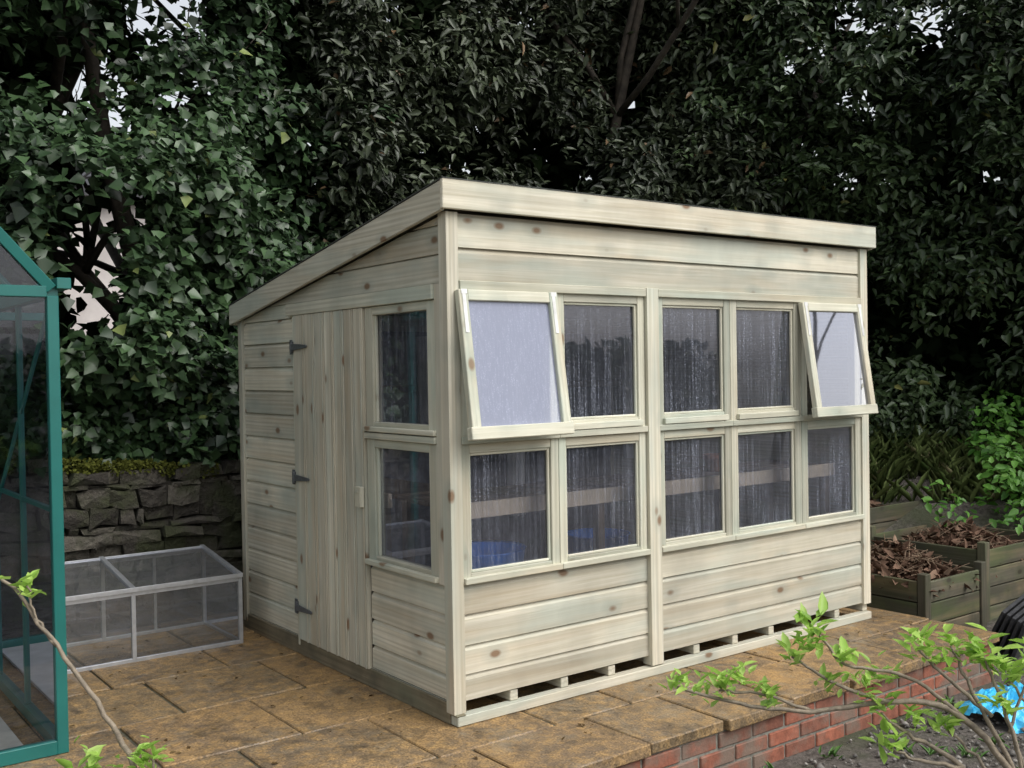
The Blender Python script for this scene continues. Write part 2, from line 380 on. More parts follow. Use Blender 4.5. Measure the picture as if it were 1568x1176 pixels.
B=MB(); a,b=-o_-.004,D+o_+.004
B.prism([(-o_-.004,a,zt(a)+.006),(-o_-.004,b,zt(b)+.006),(-o_-.004,b,zt(b)+.002),(-o_-.004,a,zt(a)+.002)],(L+2*o_+.008,0,0))
B.make('roof_felt',FELT,parent=shed)
# interior
bench=empty('potting_bench'); B=MB()
B.box(.12,2.9,.15,.172,.86,.935,0,1); B.box(.12,.145,.75,2.1,.86,.93,1,.8)
B.make('bench_edge_rails',WOODR,bevel=.003,parent=bench); B=MB()
for k in range(5): B.box(.12,2.9,.18+k*.1,.27+k*.1,.905,.925,0)
for x in(.14,1.0,1.9,2.84):
    B.box(x,x+.045,.18,.225,.108,.9,2); B.box(x,x+.045,.61,.655,.108,.9,2)
B.box(.15,.55,.75,2.1,.905,.925,1)
for k in(.85,2.0): B.box(.15,.195,k,k+.045,.108,.9,2)
B.box(.3,2.9,2.0,2.2,1.42,1.44,0); B.box(.3,2.9,1.98,1.999,1.4,1.45,0)
B.make('bench_slats_and_legs',WOODK,bevel=.003,parent=bench)
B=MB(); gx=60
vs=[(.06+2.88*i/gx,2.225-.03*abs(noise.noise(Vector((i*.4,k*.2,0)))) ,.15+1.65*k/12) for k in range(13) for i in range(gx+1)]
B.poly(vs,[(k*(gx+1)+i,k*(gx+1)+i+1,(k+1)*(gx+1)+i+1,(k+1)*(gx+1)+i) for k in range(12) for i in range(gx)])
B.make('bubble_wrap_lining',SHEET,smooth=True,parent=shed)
B=MB()
for (xa_,xb_,y_,za,zb_) in((2.15,2.45,1.2,.95,1.75),(1.5,1.62,1.6,.6,1.7),(.9,1.15,1.7,1.2,1.75)):
    vs=[(xa_+(xb_-xa_)*i/24,y_+.04*math.sin(i*1.1)+.02*noise.noise(Vector((i*.3,k*.3,5))),za+(zb_-za)*k/8) for k in range(9) for i in range(25)]
    B.poly(vs,[(k*25+i,k*25+i+1,(k+1)*25+i+1,(k+1)*25+i) for k in range(8) for i in range(24)])
B.make('hanging_fleece',PALE,smooth=True,parent=shed)
def lathe(mb,cx,cy,prof,n=20):
    vs=[(cx+r*math.cos(2*math.pi*k/n),cy+r*math.sin(2*math.pi*k/n),z) for r,z in prof for k in range(n)]
    mb.poly(vs,[(i*n+k,i*n+(k+1)%n,(i+1)*n+(k+1)%n,(i+1)*n+k) for i in range(len(prof)-1) for k in range(n)])
B=MB()
lathe(B,.45,.42,[(.0,.11),(.17,.11),(.21,.66),(.22,.67),(.20,.66),(.16,.13),(0,.13)])
lathe(B,1.2,.42,[(.0,.11),(.14,.11),(.17,.66),(.18,.66),(.16,.65),(.13,.13),(0,.13)])
B.make('blue_tub',BLUE,smooth=True)
B=MB()
for x,y in((1.55,.4),(2.1,.4)):
    lathe(B,x,y,[(0,.926),(.045,.926),(.06,1.0),(.068,1.0),(.068,1.025),(.058,1.025),(.05,.95),(0,.95)])
B.make('terracotta_pots',TERRA,smooth=True)
# ------------------------------------------------------------ stone wall
random.seed(9); e=empty('dry_stone_wall'); mb=MB()
z=0.
def wtop(x): return 1.05-.12*sstep(-1.2,.3,x)+.07*noise.noise(Vector((x*1.9,0,3)))
ROWX=lambda x,z: .035*noise.noise(Vector((x*1.3,z*2,7)))
while z<1.15:
    h=random.choice([.03,.04,.05,.06,.08,.11]); x=-5.0-random.random()*.2
    while x<3.2:
        wd=random.uniform(.06,.36)*(1 if h<.1 else .75)
        if z+h*.6<wtop(x+wd/2):
            d=random.uniform(-.06,.035); g=.003
            j=lambda k:random.uniform(-k,k)
            x0,x1,z0,z1=x+g,x+wd-g,z+g*.5,z+h-g*.5; yb2,yf=2.98,2.80+d; jz=min(.02,h*.2)
            vs=[]
            ring=[(x0,z0),(x0+(x1-x0)*.4,z0),(x1,z0),(x1,z1),(x0+(x1-x0)*.6,z1),(x0,z1)]
            jj=[(j(.018),j(jz)) for _ in ring]
            for yy in(yf,yb2):
                for (px,pz),(ja,jb) in zip(ring,jj):
                    vs.append((px+ja,yy+(j(.022) if yy==yf else 0),pz+jb+ROWX(px,pz)))
            vs.append(((x0+x1)/2+j(.03),yf-.014,(z0+z1)/2+j(.01)+ROWX(x0,z0)))
            fs=[(i,(i+1)%6,12) for i in range(6)]+[(i,i+6,(i+1)%6+6,(i+1)%6) for i in range(6)]
            mb.poly(vs,fs)
        x+=wd
    z+=h
STONE=tinted('rubble_stone',(.045,.039,.032),(.15,.135,.11),.85,22,1.,stain=((.05,.058,.024),3.2,.85),bd=.04)
mb.make('stones',STONE,bevel=.006,parent=e)
mb=MB(); mb.box(-5,3.2,2.86,3.15,-.3,.9); mb.make('wall_core',simple('wall_core_earth',(.03,.028,.022),.95),parent=e)
P=[(random.uniform(-2,.1),2.80+random.uniform(-.05,.12)) for _ in range(5200)]
P=[(x,y,wtop(x)+random.uniform(-.06,.02)) for x,y in P if noise.noise(Vector((x*2.5,0,1)))>-.12]
# ------------------------------------------------------------ foliage
def leaf_mat(name,ca,cb,cc,rough=.32,spec=.55,trans=.0,diff=False):
    m,nt,o=newmat(name); n=N(nt); t=n.attr('tint')
    c=n.ramp(t,[(0.,ca),(.7,cb),(.93,cb),(1.,cc)])
    s=n.a('ShaderNodeBsdfDiffuse',{'Color':c}).outputs[0] if diff else n.pbr(c,rough,None,0,spec)
    if trans:
        tl=n.a('ShaderNodeBsdfTranslucent',{'Color':n.mix(1.,c,1.6,'MULTIPLY')}).outputs[0]
        s=n.a('ShaderNodeMixShader',{0:trans,1:s,2:tl}).outputs[0]
    n.out(o,s); return m
def leaves(name,pos,nrm,dr,size,wid,tint,mat,parent=None,lobe=(.66,.36)):
    k=len(pos); nrm=nrm/np.linalg.norm(nrm,axis=1)[:,None]
    dr=dr-nrm*(dr*nrm).sum(1)[:,None]; dr/=np.linalg.norm(dr,axis=1)[:,None]+1e-9
    sd=np.cross(nrm,dr); s=size[:,None]; w=wid[:,None]*s; q,h=lobe
    V=np.empty((k,6,3)); 
    V[:,0]=pos; V[:,1]=pos+dr*s*.28+sd*w*.5+nrm*s*.10; V[:,2]=pos+dr*s*q+sd*w*h+nrm*s*.05
    V[:,3]=pos+dr*s-nrm*s*.10; V[:,4]=pos+dr*s*q-sd*w*h+nrm*s*.05; V[:,5]=pos+dr*s*.28-sd*w*.5+nrm*s*.10
    idx=(np.arange(k)[:,None]*6+np.array([0,1,2,3,0,3,4,5])[None]).ravel()
    me=bpy.data.meshes.new(name); me.vertices.add(k*6); me.vertices.foreach_set('co',V.astype('f').ravel())
    me.loops.add(k*8); me.loops.foreach_set('vertex_index',idx.astype('i'))
    me.polygons.add(k*2); me.polygons.foreach_set('loop_start',(np.arange(k*2)*4).astype('i'))
    me.update(calc_edges=True); me.validate()
    a=me.attributes.new('tint','FLOAT','FACE'); a.data.foreach_set('value',np.repeat(tint,2).astype('f'))
    me.materials.append(mat); ob=bpy.data.objects.new(name,me); COL.objects.link(ob)
    if parent: ob.parent=parent
    return ob
P=np.array(P);k=len(P)
leaves('wall_moss',P,rng.normal(size=(k,3))*.5+np.array([0,-.5,.8]),rng.normal(size=(k,3)),.020*(.5+rng.random(k)),np.full(k,.7),rng.random(k),leaf_mat('moss',(.04,.045,.01),(.10,.11,.025),(.16,.16,.04),diff=True),e)
CP=np.array([(-4.4,3.2),(-2.5,3.25),(-1,3.35),(.5,3.6),(2,4.0),(3.6,4.1),(5.0,3.4),(6.0,2.2),(6.7,.8),(7.2,-.8),(7.4,-2.4)])
def catmull(P,n=20):
    Q=np.vstack([2*P[0]-P[1],P,2*P[-1]-P[-2]]); o=[]
    for i in range(1,len(Q)-2):
        for t in np.linspace(0,1,n,endpoint=False):
            a,b,c,d=Q[i-1:i+3]; o.append(.5*(2*b+(c-a)*t+(2*a-5*b+4*c-d)*t*t+(3*b-a-3*c+d)*t**3))
    o.append(P[-1]); return np.array(o)
CV=catmull(CP); seg=np.linalg.norm(np.diff(CV,axis=0),axis=1); AS=np.concatenate([[0],np.cumsum(seg)]); LEN=AS[-1]
def curve(s):
    x=np.interp(s,AS,CV[:,0]); y=np.interp(s,AS,CV[:,1])
    x2=np.interp(s+.05,AS,CV[:,0]); y2=np.interp(s+.05,AS,CV[:,1]); x1=np.interp(s-.05,AS,CV[:,0]); y1=np.interp(s-.05,AS,CV[:,1])
    tx,ty=x2-x1,y2-y1; l=np.hypot(tx,ty)+1e-9
    return x,y,ty/l,-tx/l
nz=lambda a,b,c,sc:noise.noise(Vector((a*sc,b*sc,c*sc)))
GAPS=[((.20,4.0,4.30),.30),((.30,4.0,3.63),.16),((-.45,4.0,3.51),.18),((-.21,4.0,3.36),.12),((-.24,4.0,2.61),.27),((-.36,4.0,2.3),.24),((-.36,4.0,2.02),.20),((-.47,4.0,3.0),.12),((6.3,1.6,4.64),.18),((6.0,2.2,4.75),.15),((-.05,4.0,3.95),.10),((-.5,4.,3.75),.10),((5.7,2.6,4.4),.08)]
keepz=lambda c:(c[2]-1.54)/8.0
def gapmask(p,f=1.,lk=.0):
    keep=np.ones(len(p),bool)
    for c,r in GAPS:
        td=np.array([.31,.94,keepz(c)]) if c[0]<3 else np.array([.86,.52,keepz(c)*.9]); td/=np.linalg.norm(td)
        d=p-np.array(c); al=d@td; per=np.linalg.norm(d-al[:,None]*td,axis=1)
        keep&= (per>r*f*(.6+.8*rng.random(len(p))))|(rng.random(len(p))<lk)
    return keep
def inshed(pos): return ((pos[:,0]<3.15)&(pos[:,1]<2.42)&(pos[:,2]<2.6)) | ((pos[:,0]>3.0)&(pos[:,0]<5.2)&(pos[:,1]<1.9)&(pos[:,2]<2.))
def crown(name,s0,s1,nc,per,depth,size,wid,mat,parent,rad=(.18,.34),thr=.28,seed=0,zt=6.4,dark=0.,hang=.35,dispk=1.,zr_=None,lobe=(.66,.36),sprays=0,lk=.1):
    cs=[];out=[];R=[];T=[]
    k=0
    while k<nc:
        s=random.uniform(s0,s1)
        x,y,nx_,ny_=curve(s)
        z0=.95 if x<1.0 else max(.15,gh(float(x),float(y))+.1)
        if x>1.0 and x<4.5: z0=1.0
        z=random.uniform(z0,zt) if zr_ is None else random.uniform(*zr_)
        nn=nz(s,z,seed,.5); n2=nz(s,z,seed+9,1.3)
        if n2+.5*nn<-thr: 
            if random.random()<.93: continue
        d=(.75*nn+.6*n2)*dispk+.07*(z-2)-depth+random.uniform(-.18,.14)
        cs.append((x+nx_*d,y+ny_*d,z)); out.append((nx_,ny_,0)); R.append(random.uniform(*rad)); T.append(nz(s,z,seed+4,.8)*.55+random.uniform(-.18,.18)); k+=1
    base=(np.array(cs),np.array(out))
    cs=np.repeat(np.array(cs),per,0); out=np.repeat(np.array(out),per,0); R=np.repeat(R,per); T=np.repeat(T,per)
    K=len(cs); v=rng.normal(size=(K,3)); v/=np.linalg.norm(v,axis=1)[:,None]
    v+=out*.55; v[:,2]+=.25; v/=np.linalg.norm(v,axis=1)[:,None]
    pos=cs+v*(R*(.3+.8*rng.random(K)))[:,None]*np.array([1,1,.75])
    nrm=v*.6+out*.25+np.array([0,0,.65])+rng.normal(size=(K,3))*.5
    dr=v*.5+np.array([0,0,-hang])+rng.normal(size=(K,3))*.55
    if sprays:
        ii=rng.integers(0,len(base[0]),sprays); m_=26
        c0=base[0][ii]; o0=base[1][ii]
        dd=o0*.8+rng.normal(size=(sprays,3))*.6; dd[:,2]+=.15; dd/=np.linalg.norm(dd,axis=1)[:,None]
        ln=.35+.4*rng.random(sprays); tt=np.tile(np.linspace(.1,1,m_),sprays)
        D_=np.repeat(dd,m_,0); C_=np.repeat(c0,m_,0); L_=np.repeat(ln,m_)
        ps=C_+D_*(L_*tt)[:,None]; ps[:,2]-=.28*tt**2*L_*1.4; ps+=rng.normal(size=ps.shape)*.022
        K2=len(ps)
        pos=np.vstack([pos,ps]); nrm=np.vstack([nrm,np.array([0,0,.9])+np.repeat(o0,m_,0)*.35+rng.normal(size=(K2,3))*.35])
        dr=np.vstack([dr,D_*.6+rng.normal(size=(K2,3))*.6+np.array([0,0,-.3])]); T=np.concatenate([T,np.repeat(rng.normal(size=sprays)*.15+.14,m_)]); K+=K2
    sz=size*(.55+.7*rng.random(K)); ti=np.clip(.42+T+rng.normal(size=K)*.2-dark,0,1); ti[ti>.92]=.9; ti[rng.random(K)<.01]=1.
    kp=gapmask(pos,1.,lk)&~inshed(pos)
    leaves(name,pos[kp],nrm[kp],dr[kp],sz[kp],np.full(kp.sum(),wid),ti[kp],mat,parent,lobe)
IVY=leaf_mat('ivy_leaf',(.012,.028,.012),(.052,.100,.038),(.20,.25,.08),.42,.5)
OAK=leaf_mat('evergreen_oak_leaf',(.016,.024,.012),(.062,.080,.042),(.20,.13,.07),.45,.45)
LAU=leaf_mat('laurel_leaf',(.014,.028,.011),(.054,.088,.033),(.19,.19,.06),.42,.5)
DARK=leaf_mat('shaded_leaf',(.008,.014,.007),(.018,.03,.013),(.03,.05,.02),diff=True)  # inner leaf colour darkened, so crown shade is painted into it
random.seed(31)
ivy=empty('ivy_covered_tree'); oak=empty('evergreen_oak_tree'); lau=empty('laurel_tree')
IL=(.56,.32)
crown('ivy_leaves',0.8,5.9,1250,44,0,.083,.95,IVY,ivy,seed=1,lobe=IL,sprays=300)
crown('ivy_wall_skirt',2.2,5.2,130,40,-.33,.072,.95,IVY,ivy,rad=(.1,.2),seed=1,zr_=(.98,1.25),dispk=.3,thr=.1,lobe=IL)
crown('oak_leaves',5.6,10.4,1150,42,0,.11,.40,OAK,oak,seed=2,thr=.15,hang=.5,dark=.03,sprays=420)
crown('laurel_leaves',9.8,LEN,900,40,0,.105,.46,LAU,lau,seed=5,thr=.2,hang=.45,sprays=300)
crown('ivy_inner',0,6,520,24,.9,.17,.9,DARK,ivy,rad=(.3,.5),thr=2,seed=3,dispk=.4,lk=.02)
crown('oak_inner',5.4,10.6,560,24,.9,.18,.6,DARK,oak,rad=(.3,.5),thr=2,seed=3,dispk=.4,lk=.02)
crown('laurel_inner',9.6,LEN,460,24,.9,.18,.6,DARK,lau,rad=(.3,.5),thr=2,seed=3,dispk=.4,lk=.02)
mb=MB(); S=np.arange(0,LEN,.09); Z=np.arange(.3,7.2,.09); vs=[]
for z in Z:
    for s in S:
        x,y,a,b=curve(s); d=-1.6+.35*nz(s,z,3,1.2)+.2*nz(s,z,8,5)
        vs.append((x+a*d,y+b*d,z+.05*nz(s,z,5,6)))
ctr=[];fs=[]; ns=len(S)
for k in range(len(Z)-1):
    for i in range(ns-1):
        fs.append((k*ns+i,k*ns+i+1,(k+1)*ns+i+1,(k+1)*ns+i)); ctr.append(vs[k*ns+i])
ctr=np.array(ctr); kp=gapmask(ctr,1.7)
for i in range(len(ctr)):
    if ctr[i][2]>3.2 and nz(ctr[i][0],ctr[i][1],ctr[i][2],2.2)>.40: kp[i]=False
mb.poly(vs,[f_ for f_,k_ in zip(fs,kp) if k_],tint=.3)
mb.make('crown_shade_sheet',DARK,parent=ivy)  # dark sheet added behind the leaves, standing in for deep shade
def limb(mb,p,d,l,r,lv,mx=3,w=.2):
    pts=[Vector(p)];d=Vector(d).normalized();rs=[r]; n_=6
    for i in range(n_):
        d=(d+Vector((random.uniform(-w,w),random.uniform(-w,w),random.uniform(-.08,.14)))).normalized()
        pts.append(pts[-1]+d*l/n_); rs.append(r*(1-.75*(i+1)/n_))
    mb.tube(pts,rs,7 if lv<2 else 5)
    if lv<mx:
        for k in range(4 if lv<2 else 3):
            i=random.randint(2,n_); q=(d+Vector((random.uniform(-1,1),random.uniform(-1,1),random.uniform(-.2,.6)))).normalized()
            limb(mb,pts[i],q,l*.55,rs[i]*.65+.003,lv+1,mx,w)
for par,pl in((ivy,[((-.9,4.5,-.2),(.05,.0,1),5.2,.14),((.7,4.8,-.2),(-.05,.0,1),5.5,.12),((-2.6,4.4,-.2),(0,.0,1),5,.12)]),
    (oak,[((3.9,5.0,0),(-.06,-.06,1),6.0,.085),((4.9,4.9,.2),(.0,-.02,1),6.,.10),((2.2,5.3,0),(.05,-.02,1),5.5,.10)]),
    (lau,[((7.0,3.2,.4),(.0,.0,1),6,.11),((8.1,1.4,.4),(.0,-.02,1),6,.11),((8.5,-1.,.4),(-.0,0,1),5.5,.11)])):
    mb=MB()
    for a in pl: limb(mb,a[0],a[1],a[2],a[3],0)
    mb.make('trunk_and_limbs',BARK,smooth=True,parent=par)
bt=empty('bare_tree'); mb=MB()
for a in(((8.6,-7.2,-.3),(0,0,1),7.,.08),((12.0,-8.0,-.3),(-.1,.1,1),8.,.10)): limb(mb,*a,0,4,.22)
mb.make('trunks_and_branches',BARK,smooth=True,parent=bt)
P=[(random.uniform(-8,16),-13+random.uniform(-.6,.6),random.uniform(-.2,2.0)) for _ in range(7000)]
P=np.array(P); k=len(P)
leaves('reflection_hedge',P,rng.normal(size=(k,3))*.6+np.array([0,.6,.5]),rng.normal(size=(k,3)),.30*(.5+rng.random(k)),np.full(k,.7),rng.random(k),LAU)  # unseen hedge added behind the camera to break up window reflections
# ------------------------------------------------------------ grass, weeds, leaf litter
def blades(name,pts,h,mat,lean=.5,wd=.006):
    k=len(pts); pos=np.array(pts); a=rng.random(k)*6.283; l=np.stack([np.cos(a),np.sin(a),np.zeros(k)],1)
    dr=l*lean*(.3+rng.random(k))[:,None]+np.array([0,0,1]); nrm=np.cross(dr,np.stack([-np.sin(a),np.cos(a),np.zeros(k)],1))
    sz=h*(.5+.8*rng.random(k)); leaves(name,pos,nrm,dr,sz,wd/sz,np.clip(rng.normal(.5,.25,k),0,1),mat)
P=[]
while len(P)<9000:
    x=random.uniform(3.3,7.2); y=random.uniform(-1.6,3)
    t=(x-4.0)*.6+y*.8
    if t>.75 and nz(x,y,0,1.3)>-.3 and not(4.1<x<5.9 and 0<y<1.6 and t<1.6): P.append((x,y,gh(x,y)-.02))
blades('bank_grass',P,.30,leaf_mat('grass_blade',(.05,.085,.02),(.14,.18,.06),(.32,.29,.16),.5,.3),.9,.009)
P=[];Nn=[]
for i in range(320):
    x=random.uniform(4.9,7.0); y=random.uniform(-1.6,1.4); z=gh(x,y)+random.uniform(.05,.5)
    if (x-4.0)*.6+y*.8<.9 or (x+2.485)/(y+3.764)<1.76+.2*noise.noise(Vector((x*2,y*2,4))): continue
    for k in range(20):
        v=Vector(rng.normal(size=3)).normalized(); P.append((x+v.x*.14,y+v.y*.14,z+v.z*.1)); Nn.append((v.x*.5-.3,v.y*.5-.3,.8))
P=np.array(P);k=len(P)
leaves('green_herb_plants',P,np.array(Nn)+rng.normal(size=(k,3))*.3,rng.normal(size=(k,3))-np.array([0,0,.3]),.075*(.6+.7*rng.random(k)),np.full(k,.6),rng.random(k),leaf_mat('herb_leaf',(.05,.15,.02),(.13,.30,.05),(.20,.38,.08),.45,.4,.25))
P=[]
for i in range(60):
    x=random.uniform(.2,4.5); y=random.uniform(-1.9,-.75)
    for k in range(14): P.append((x+random.gauss(0,.03),y+random.gauss(0,.03),-.27))
blades('weeds',P,.06,leaf_mat('weed_leaf',(.05,.12,.02),(.09,.2,.04),(.15,.28,.06),.5,.3),1.6,.014)
def bay(x0,x1,y0,y1,z0,z1,name):
    e=empty(name); mb=MB(); nb=max(2,int(round((z1-z0)/.14))); h=(z1-z0)/nb
    for i in range(nb):
        a,b=z0+i*h,z0+(i+1)*h-.008
        mb.box(x0+.06,x1-.06,y0,y0+.022,a,b,0); mb.box(x0+.06,x1-.06,y1-.022,y1,a,b,0)
        mb.box(x0,x0+.022,y0+.06,y1-.06,a,b,1); mb.box(x1-.022,x1,y0+.06,y1-.06,a,b,1)
    for x in(x0-.01,x1-.05):
        for y in(y0-.01,y1-.05): mb.box(x,x+.06,y,y+.06,z0-.05,z1+.04+random.uniform(0,.03),2)
    mb.make('boards',WOODO,bevel=.004,parent=e)
bay(3.5,4.2,-.07,.85,-.26,.16,'compost_bin'); bay(4.3,5.3,-.02,.9,-.26,.26,'compost_bin.001'); bay(4.3,5.5,1.05,1.7,-.1,.42,'compost_bin.002')
P=[]; TW=MB()
for (x0,x1,y0,y1,zb,kk) in((3.53,4.17,-.04,.82,.06,2600),(4.33,5.27,.02,.87,.1,2400),(4.34,5.45,1.1,1.65,.2,1400)):
    cx,cy=(x0+x1)/2,(y0+y1)/2
    H=lambda x,y: zb+.22*max(0,1-abs(x-cx)*2)*max(0,1-abs(y-cy)*2)
    for i in range(kk):
        x=random.uniform(x0,x1); y=random.uniform(y0,y1); P.append((x,y,H(x,y)+random.uniform(-.03,.04)))
    for i in range(150):
        x=random.uniform(x0+.1,x1-.1); y=random.uniform(y0+.1,y1-.1); a=random.uniform(0,6.28); l=random.uniform(.1,.26)
        p=Vector((x,y,H(x,y)+random.uniform(0,.06))); d=Vector((math.cos(a)*l,math.sin(a)*l,random.uniform(-.02,.12)))
        TW.tube([p-d*.5,p+Vector((0,0,.015)),p+d*.5],[.003,.003,.002],4)
TW.make('dead_twigs',simple('dead_twig',(.20,.14,.09),.8,0,.5,30))
mb=MB()
for (x0,x1,y0,y1,zb) in((3.53,4.17,-.04,.82,.03),(4.33,5.27,.02,.87,.07),(4.34,5.45,1.1,1.65,.17)): mb.box(x0,x1,y0,y1,-.25,zb)
mb.make('compost_soil',simple('compost',(.05,.035,.022),.95,0,.4,40,bump=.8))
P=np.array(P);k=len(P)
leaves('dead_leaf_pile',P,rng.normal(size=(k,3))*.6+np.array([0,0,.8]),rng.normal(size=(k,3)),.07*(.4+rng.random(k)),np.full(k,.5),rng.random(k),leaf_mat('dead_leaf',(.06,.035,.025),(.19,.12,.085),(.34,.24,.17),diff=True))
P=[(random.uniform(-1.4,3.1),random.uniform(-.6,2.4),.006) for _ in range(320)]
P=[p for p in P if p[0]<-.03 or p[1]<-.05]; P=np.array(P);k=len(P)
leaves('fallen_leaves',P,rng.normal(size=(k,3))*.25+np.array([0,0,1]),rng.normal(size=(k,3)),.022*(.5+rng.random(k)),np.full(k,.5),rng.random(k),leaf_mat('litter_leaf',(.05,.03,.015),(.13,.09,.04),(.25,.20,.10),diff=True))
mb=MB()
for i in range(5):
    M=Matrix.Translation((3.62+.03*i,-.55+.06*i,-.27))@Matrix.Rotation(.35+.03*i,4,'X')@Matrix.Rotation(.2,4,'Z'); mb.box(-.0,.5,-.01,.012,0,.26+.01*i,M=M)
mb.make('slate_stack',SLATE,bevel=.003)
mb=MB(); g=26
vs=[]
for j_ in range(g+1):
    for i in range(g+1):
        u,v=i/g*2-1,j_/g*2-1; rr=max(0,1-(u*u+v*v)*.55); q=Vector((u*1.8,v*1.8,1))
        vs.append((2.74+u*.26+.05*noise.noise(q*2),-1.02+v*.17+.05*noise.noise(q*2.3),-.262+.11*rr**.7+.045*noise.noise(q*1.7)+.03*noise.noise(q*5)*rr))
mb.poly(vs,[(j_*(g+1)+i,j_*(g+1)+i+1,(j_+1)*(g+1)+i+1,(j_+1)*(g+1)+i) for j_ in range(g) for i in range(g)])
mb.make('blue_plastic_bag',BAG)
# ------------------------------------------------------------ greenhouse
gh_=empty('greenhouse'); B=MB(); G=MB()
X1=-1.42;X0=-3.34;XR=(X0+X1)/2;Y0=.78;Y1=2.7;ZE=1.87;ZR=ZE+.96*1.15
r=.022
for x in(X0,X1):
    sg=1 if x==X1 else -1
    B.box(x-r,x+r,Y0-r,Y0+r,0,ZE); B.box(x-r,x+r,Y1-r,Y1+r,0,ZE)
    B.box(x-r*1.2,x+r*1.2,Y0,Y1,ZE-.005,ZE+.05); B.box(x-r,x+r,Y0,Y1,0,.05)
    B.box(x+sg*.015,x+sg*.07,Y0-.03,Y1,ZE+.03,ZE+.075)
    y=Y0+.61
    while y<Y1-.1:
        B.box(x-.012,x+.012,y-.012,y+.012,.05,ZE); B.tube([(x,y,ZE+.03),(XR,y,ZR)],.012,4); y+=.61
    G.poly([(x,Y0,.05),(x,Y1,.05),(x,Y1,ZE),(x,Y0,ZE)],[(0,1,2,3)])
    B.tube([(x,Y0,ZE+.03),(XR,Y0,ZR)],.03,4); B.tube([(x,Y1,ZE+.03),(XR,Y1,ZR)],.03,4)
    G.poly([(x,Y0,ZE+.04),(x,Y1,ZE+.04),(XR,Y1,ZR),(XR,Y0,ZR)],[(0,1,2,3)])
    B.box(x-.01,x+.01,Y0,Y1,.98,1.0)
B.box(XR-.025,XR+.025,Y0,Y1,ZR-.03,ZR+.03)
for y in(Y0,Y1):
    B.box(X0+r,X1-r,y-r,y+r,ZE-.005,ZE+.04); B.box(X0+r,X1-r,y-r,y+r,0,.055)
    for k in(1,2):
        x=X1-k*.64; B.box(x-.014,x+.014,y-.016,y+.016,.05,ZE+k*.2)
    G.poly([(X0,y,.05),(X1,y,.05),(X1,y,ZE),(X0,y,ZE)],[(0,1,2,3)]); G.poly([(X0,y,ZE+.04),(X1,y,ZE+.04),(XR,y,ZR)],[(0,1,2)])
B.tube([(X1,Y0+.02,ZE-.02),(X1,Y0+1.2,.9)],.011,4)
B.make('green_frame',GREEN,bevel=.002,parent=gh_); G.make('panes',GLASSC,parent=gh_)
B=MB(); B.box(X0+.05,X1-.12,Y0+.05,Y1-.05,.006,.02); B.make('greenhouse_floor',simple('pale_paving',(.55,.54,.50),.7,0,.15,8),parent=gh_)
# ------------------------------------------------------------ cold frame
cf=empty('cold_frame'); B=MB(); G=MB()
xa,xb,ya,yb_,zf,zb=-1.37,-.17,1.95,2.52,.38,.47; r=.011
for x in(xa,-.77,xb):
    B.box(x-r,x+r,ya-r,ya+r,.0,zf); B.box(x-r,x+r,yb_-r,yb_+r,0,zb)
    B.prism([(x-r-.002,ya-.02,zf),(x-r-.002,yb_+.02,zb),(x-r-.002,yb_+.02,zb+.022),(x-r-.002,ya-.02,zf+.022)],(2*r+.004,0,0))
for z0,z1 in((0,.022),(zf-.022,zf)): 
    for (x0,x1) in((xa+r,-.77-r),(-.77+r,xb-r)): B.box(x0,x1,ya-r+.001,ya+r-.001,z0,z1)
B.box(xa,xb,ya-.022,ya-.012,zf+.0,zf+.024); B.box(xa,xb,yb_-.009,yb_+.009,zb-.02,zb+.018); B.box(xa,xb,yb_-.009,yb_+.009,0,.02)
B.box(xb-.009,xb+.009,ya+r,yb_-r,0,.02); B.box(xa-.009,xa+.009,ya+r,yb_-r,0,.02)
for x in(-.47,-1.07): B.box(x-.008,x+.008,yb_-.008,yb_+.008,.02,zb-.02)
G.poly([(xa,ya,.02),(xb,ya,.02),(xb,ya,zf-.02),(xa,ya,zf-.02)],[(0,1,2,3)]); G.poly([(xa,yb_,.02),(xb,yb_,.02),(xb,yb_,zb-.02),(xa,yb_,zb-.02)],[(0,1,2,3)])
G.poly([(xb,ya,.02),(xb,yb_,.02),(xb,yb_,zb),(xb,ya,zf)],[(0,1,2,3)])
G.poly([(xa,ya,zf+.012),(xb,ya,zf+.012),(xb,yb_,zb+.012),(xa,yb_,zb+.012)],[(0,1,2,3)])
B.make('aluminium_bars',ALU,bevel=.001,parent=cf); G.make('panes',GLASSF,parent=cf)
# ------------------------------------------------------------ house beyond
hs_=empty('distant_house'); B=MB()
B.box(-3,6,15,21,-.2,4.7); B.prism([(-3,15,4.7),(-3,21,4.7),(-3,18,6.0)],(9,0,0))
B.make('rendered_walls',simple('pale_render',(.52,.48,.46),.9,0,.2,2),parent=hs_)
B=MB(); B.prism([(-3.2,14.7,4.6),(-3.2,18,6.1),(-3.2,21.3,4.6),(-3.2,21.3,4.75),(-3.2,18,6.25),(-3.2,14.7,4.75)],(9.4,0,0)); B.make('slate_roof',SLATE,parent=hs_)
B=MB()
for x in(-1.8,.2,4.3):
    for z in(.9,3.0): B.box(x,x+1,14.97,14.995,z,z+1.2)
B.make('windows',SLATE,parent=hs_)
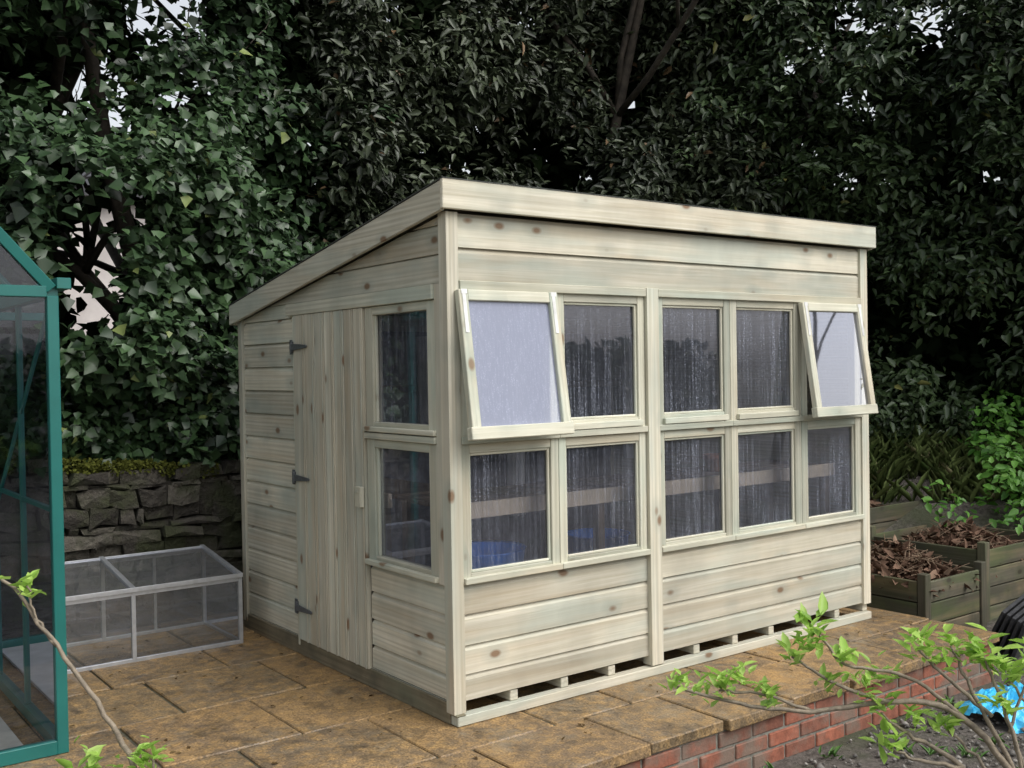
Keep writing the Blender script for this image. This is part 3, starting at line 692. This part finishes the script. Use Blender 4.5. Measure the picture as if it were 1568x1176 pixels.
# ------------------------------------------------------------ foreground shrubs
def shrub(name,chains,tips):
    e=empty(name); mb=MB()
    for ch,r0,r1 in chains:
        P=catmull(np.array(ch,dtype=float),6); k=len(P)
        mb.tube([tuple(p+rng.normal(size=3)*.0015) for p in P],[r0+(r1-r0)*i/(k-1) for i in range(k)],7)
    mb.make('stems',TWIG,smooth=True,parent=e)
    P=[];Nn=[];Dr=[];S=[]
    for (x,y,z,sc) in tips:
        for k in range(random.randint(18,25)):
            a=random.uniform(0,6.283); el=random.uniform(.0,1.3); d=Vector((math.cos(a)*math.cos(el),math.sin(a)*math.cos(el),math.sin(el)))
            P.append((x+random.gauss(0,.011),y+random.gauss(0,.011),z+random.gauss(0,.012))); Dr.append(d); Nn.append(Vector((-d.x*.8,-d.y*.8,1))+Vector(rng.normal(size=3))*.3); S.append(random.uniform(.018,.046)*sc)
    P=np.array(P); k=len(P)
    leaves('young_leaves',P,np.array([tuple(v) for v in Nn]),np.array([tuple(v) for v in Dr]),np.array(S),np.full(k,.38),rng.random(k),
      leaf_mat(name+'_leaf',(.20,.36,.05),(.40,.58,.13),(.53,.67,.22),.4,.4,.35),e)
tips=[(-1.183,-2.49,.99,.9),(-1.125,-2.534,.985,1),(-1.022,-2.611,1.04,1),(-.99,-2.635,1.085,1.1),(-.95,-2.665,1.03,1),(-.851,-2.74,1.05,1),(-.806,-2.773,1.055,1),(-.761,-2.807,1.04,1),
 (-.725,-2.834,.99,1),(-.905,-2.70,.94,1),(-.815,-2.767,.915,1),(-.905,-2.72,.885,1),(-1.058,-2.584,.96,.9),(-.88,-2.69,1.0,.8),(-1.09,-2.56,1.0,.7),(-.77,-2.85,.96,.9),(-.97,-2.64,.985,.8),(-.70,-2.86,1.02,.9),
 (-1.15,-2.51,.975,.7),(-1.0,-2.63,1.06,.8),(-.83,-2.76,1.03,.8),(-.78,-2.79,1.02,.8),(-.74,-2.82,1.01,.8),(-.86,-2.74,.925,.7),(-.93,-2.69,.99,.7)]
chains=[([(-.72,-2.88,-.26),(-.70,-2.90,.3),(-.72,-2.86,.75),(-.80,-2.79,.93),(-.90,-2.71,.955),(-1.0,-2.63,.94),(-1.09,-2.57,.955),(-1.183,-2.49,.985)],.008,.0025),
 ([(-.80,-2.79,.93),(-.87,-2.73,1.0),(-.95,-2.665,1.02),(-.99,-2.635,1.08)],.004,.002),
 ([(-.90,-2.71,.955),(-.97,-2.65,.99),(-1.022,-2.611,1.035)],.004,.002),([(-1.0,-2.63,.94),(-1.06,-2.58,.97),(-1.125,-2.534,.98)],.003,.002),
 ([(-.72,-2.86,.8),(-.78,-2.80,.97),(-.806,-2.773,1.05)],.005,.002),([(-.76,-2.82,.93),(-.82,-2.77,1.0),(-.851,-2.74,1.045)],.004,.002),
 ([(-.71,-2.87,.78),(-.74,-2.83,.95),(-.761,-2.807,1.035)],.005,.002),([(-.71,-2.88,.72),(-.68,-2.87,.9),(-.725,-2.834,.985)],.005,.002),
 ([(-.72,-2.87,.7),(-.80,-2.79,.84),(-.87,-2.73,.90),(-.905,-2.70,.935)],.006,.002),([(-.80,-2.79,.84),(-.87,-2.74,.86),(-.905,-2.72,.88)],.004,.002),
 ([(-.72,-2.87,.74),(-.78,-2.80,.86),(-.815,-2.767,.91)],.004,.002),([(-.70,-2.9,.6),(-.75,-2.87,.85),(-.77,-2.85,.955)],.005,.002),([(-.74,-2.84,.9),(-.70,-2.86,1.015)],.003,.002)]
shrub('budding_shrub',chains,tips)
tips=[(-2.147,-2.143,1.235,.8),(-2.007,-2.247,.985,.8),(-2.03,-2.235,.98,.7),(-2.083,-2.191,.975,.8)]
chains=[([(-1.95,-2.30,-.26),(-1.98,-2.28,.5),(-2.02,-2.235,.93),(-2.06,-2.205,1.05),(-2.116,-2.166,1.154),(-2.173,-2.123,1.25),(-2.25,-2.07,1.29)],.006,.0018),
 ([(-2.116,-2.166,1.154),(-2.14,-2.15,1.2),(-2.147,-2.143,1.24)],.0025,.0015),([(-1.98,-2.28,.5),(-2.0,-2.25,.8),(-2.007,-2.247,.99)],.004,.002),([(-1.99,-2.27,.55),(-2.07,-2.2,.8),(-2.083,-2.191,.98)],.004,.002)]
shrub('budding_shrub.001',chains,tips)
print('done')
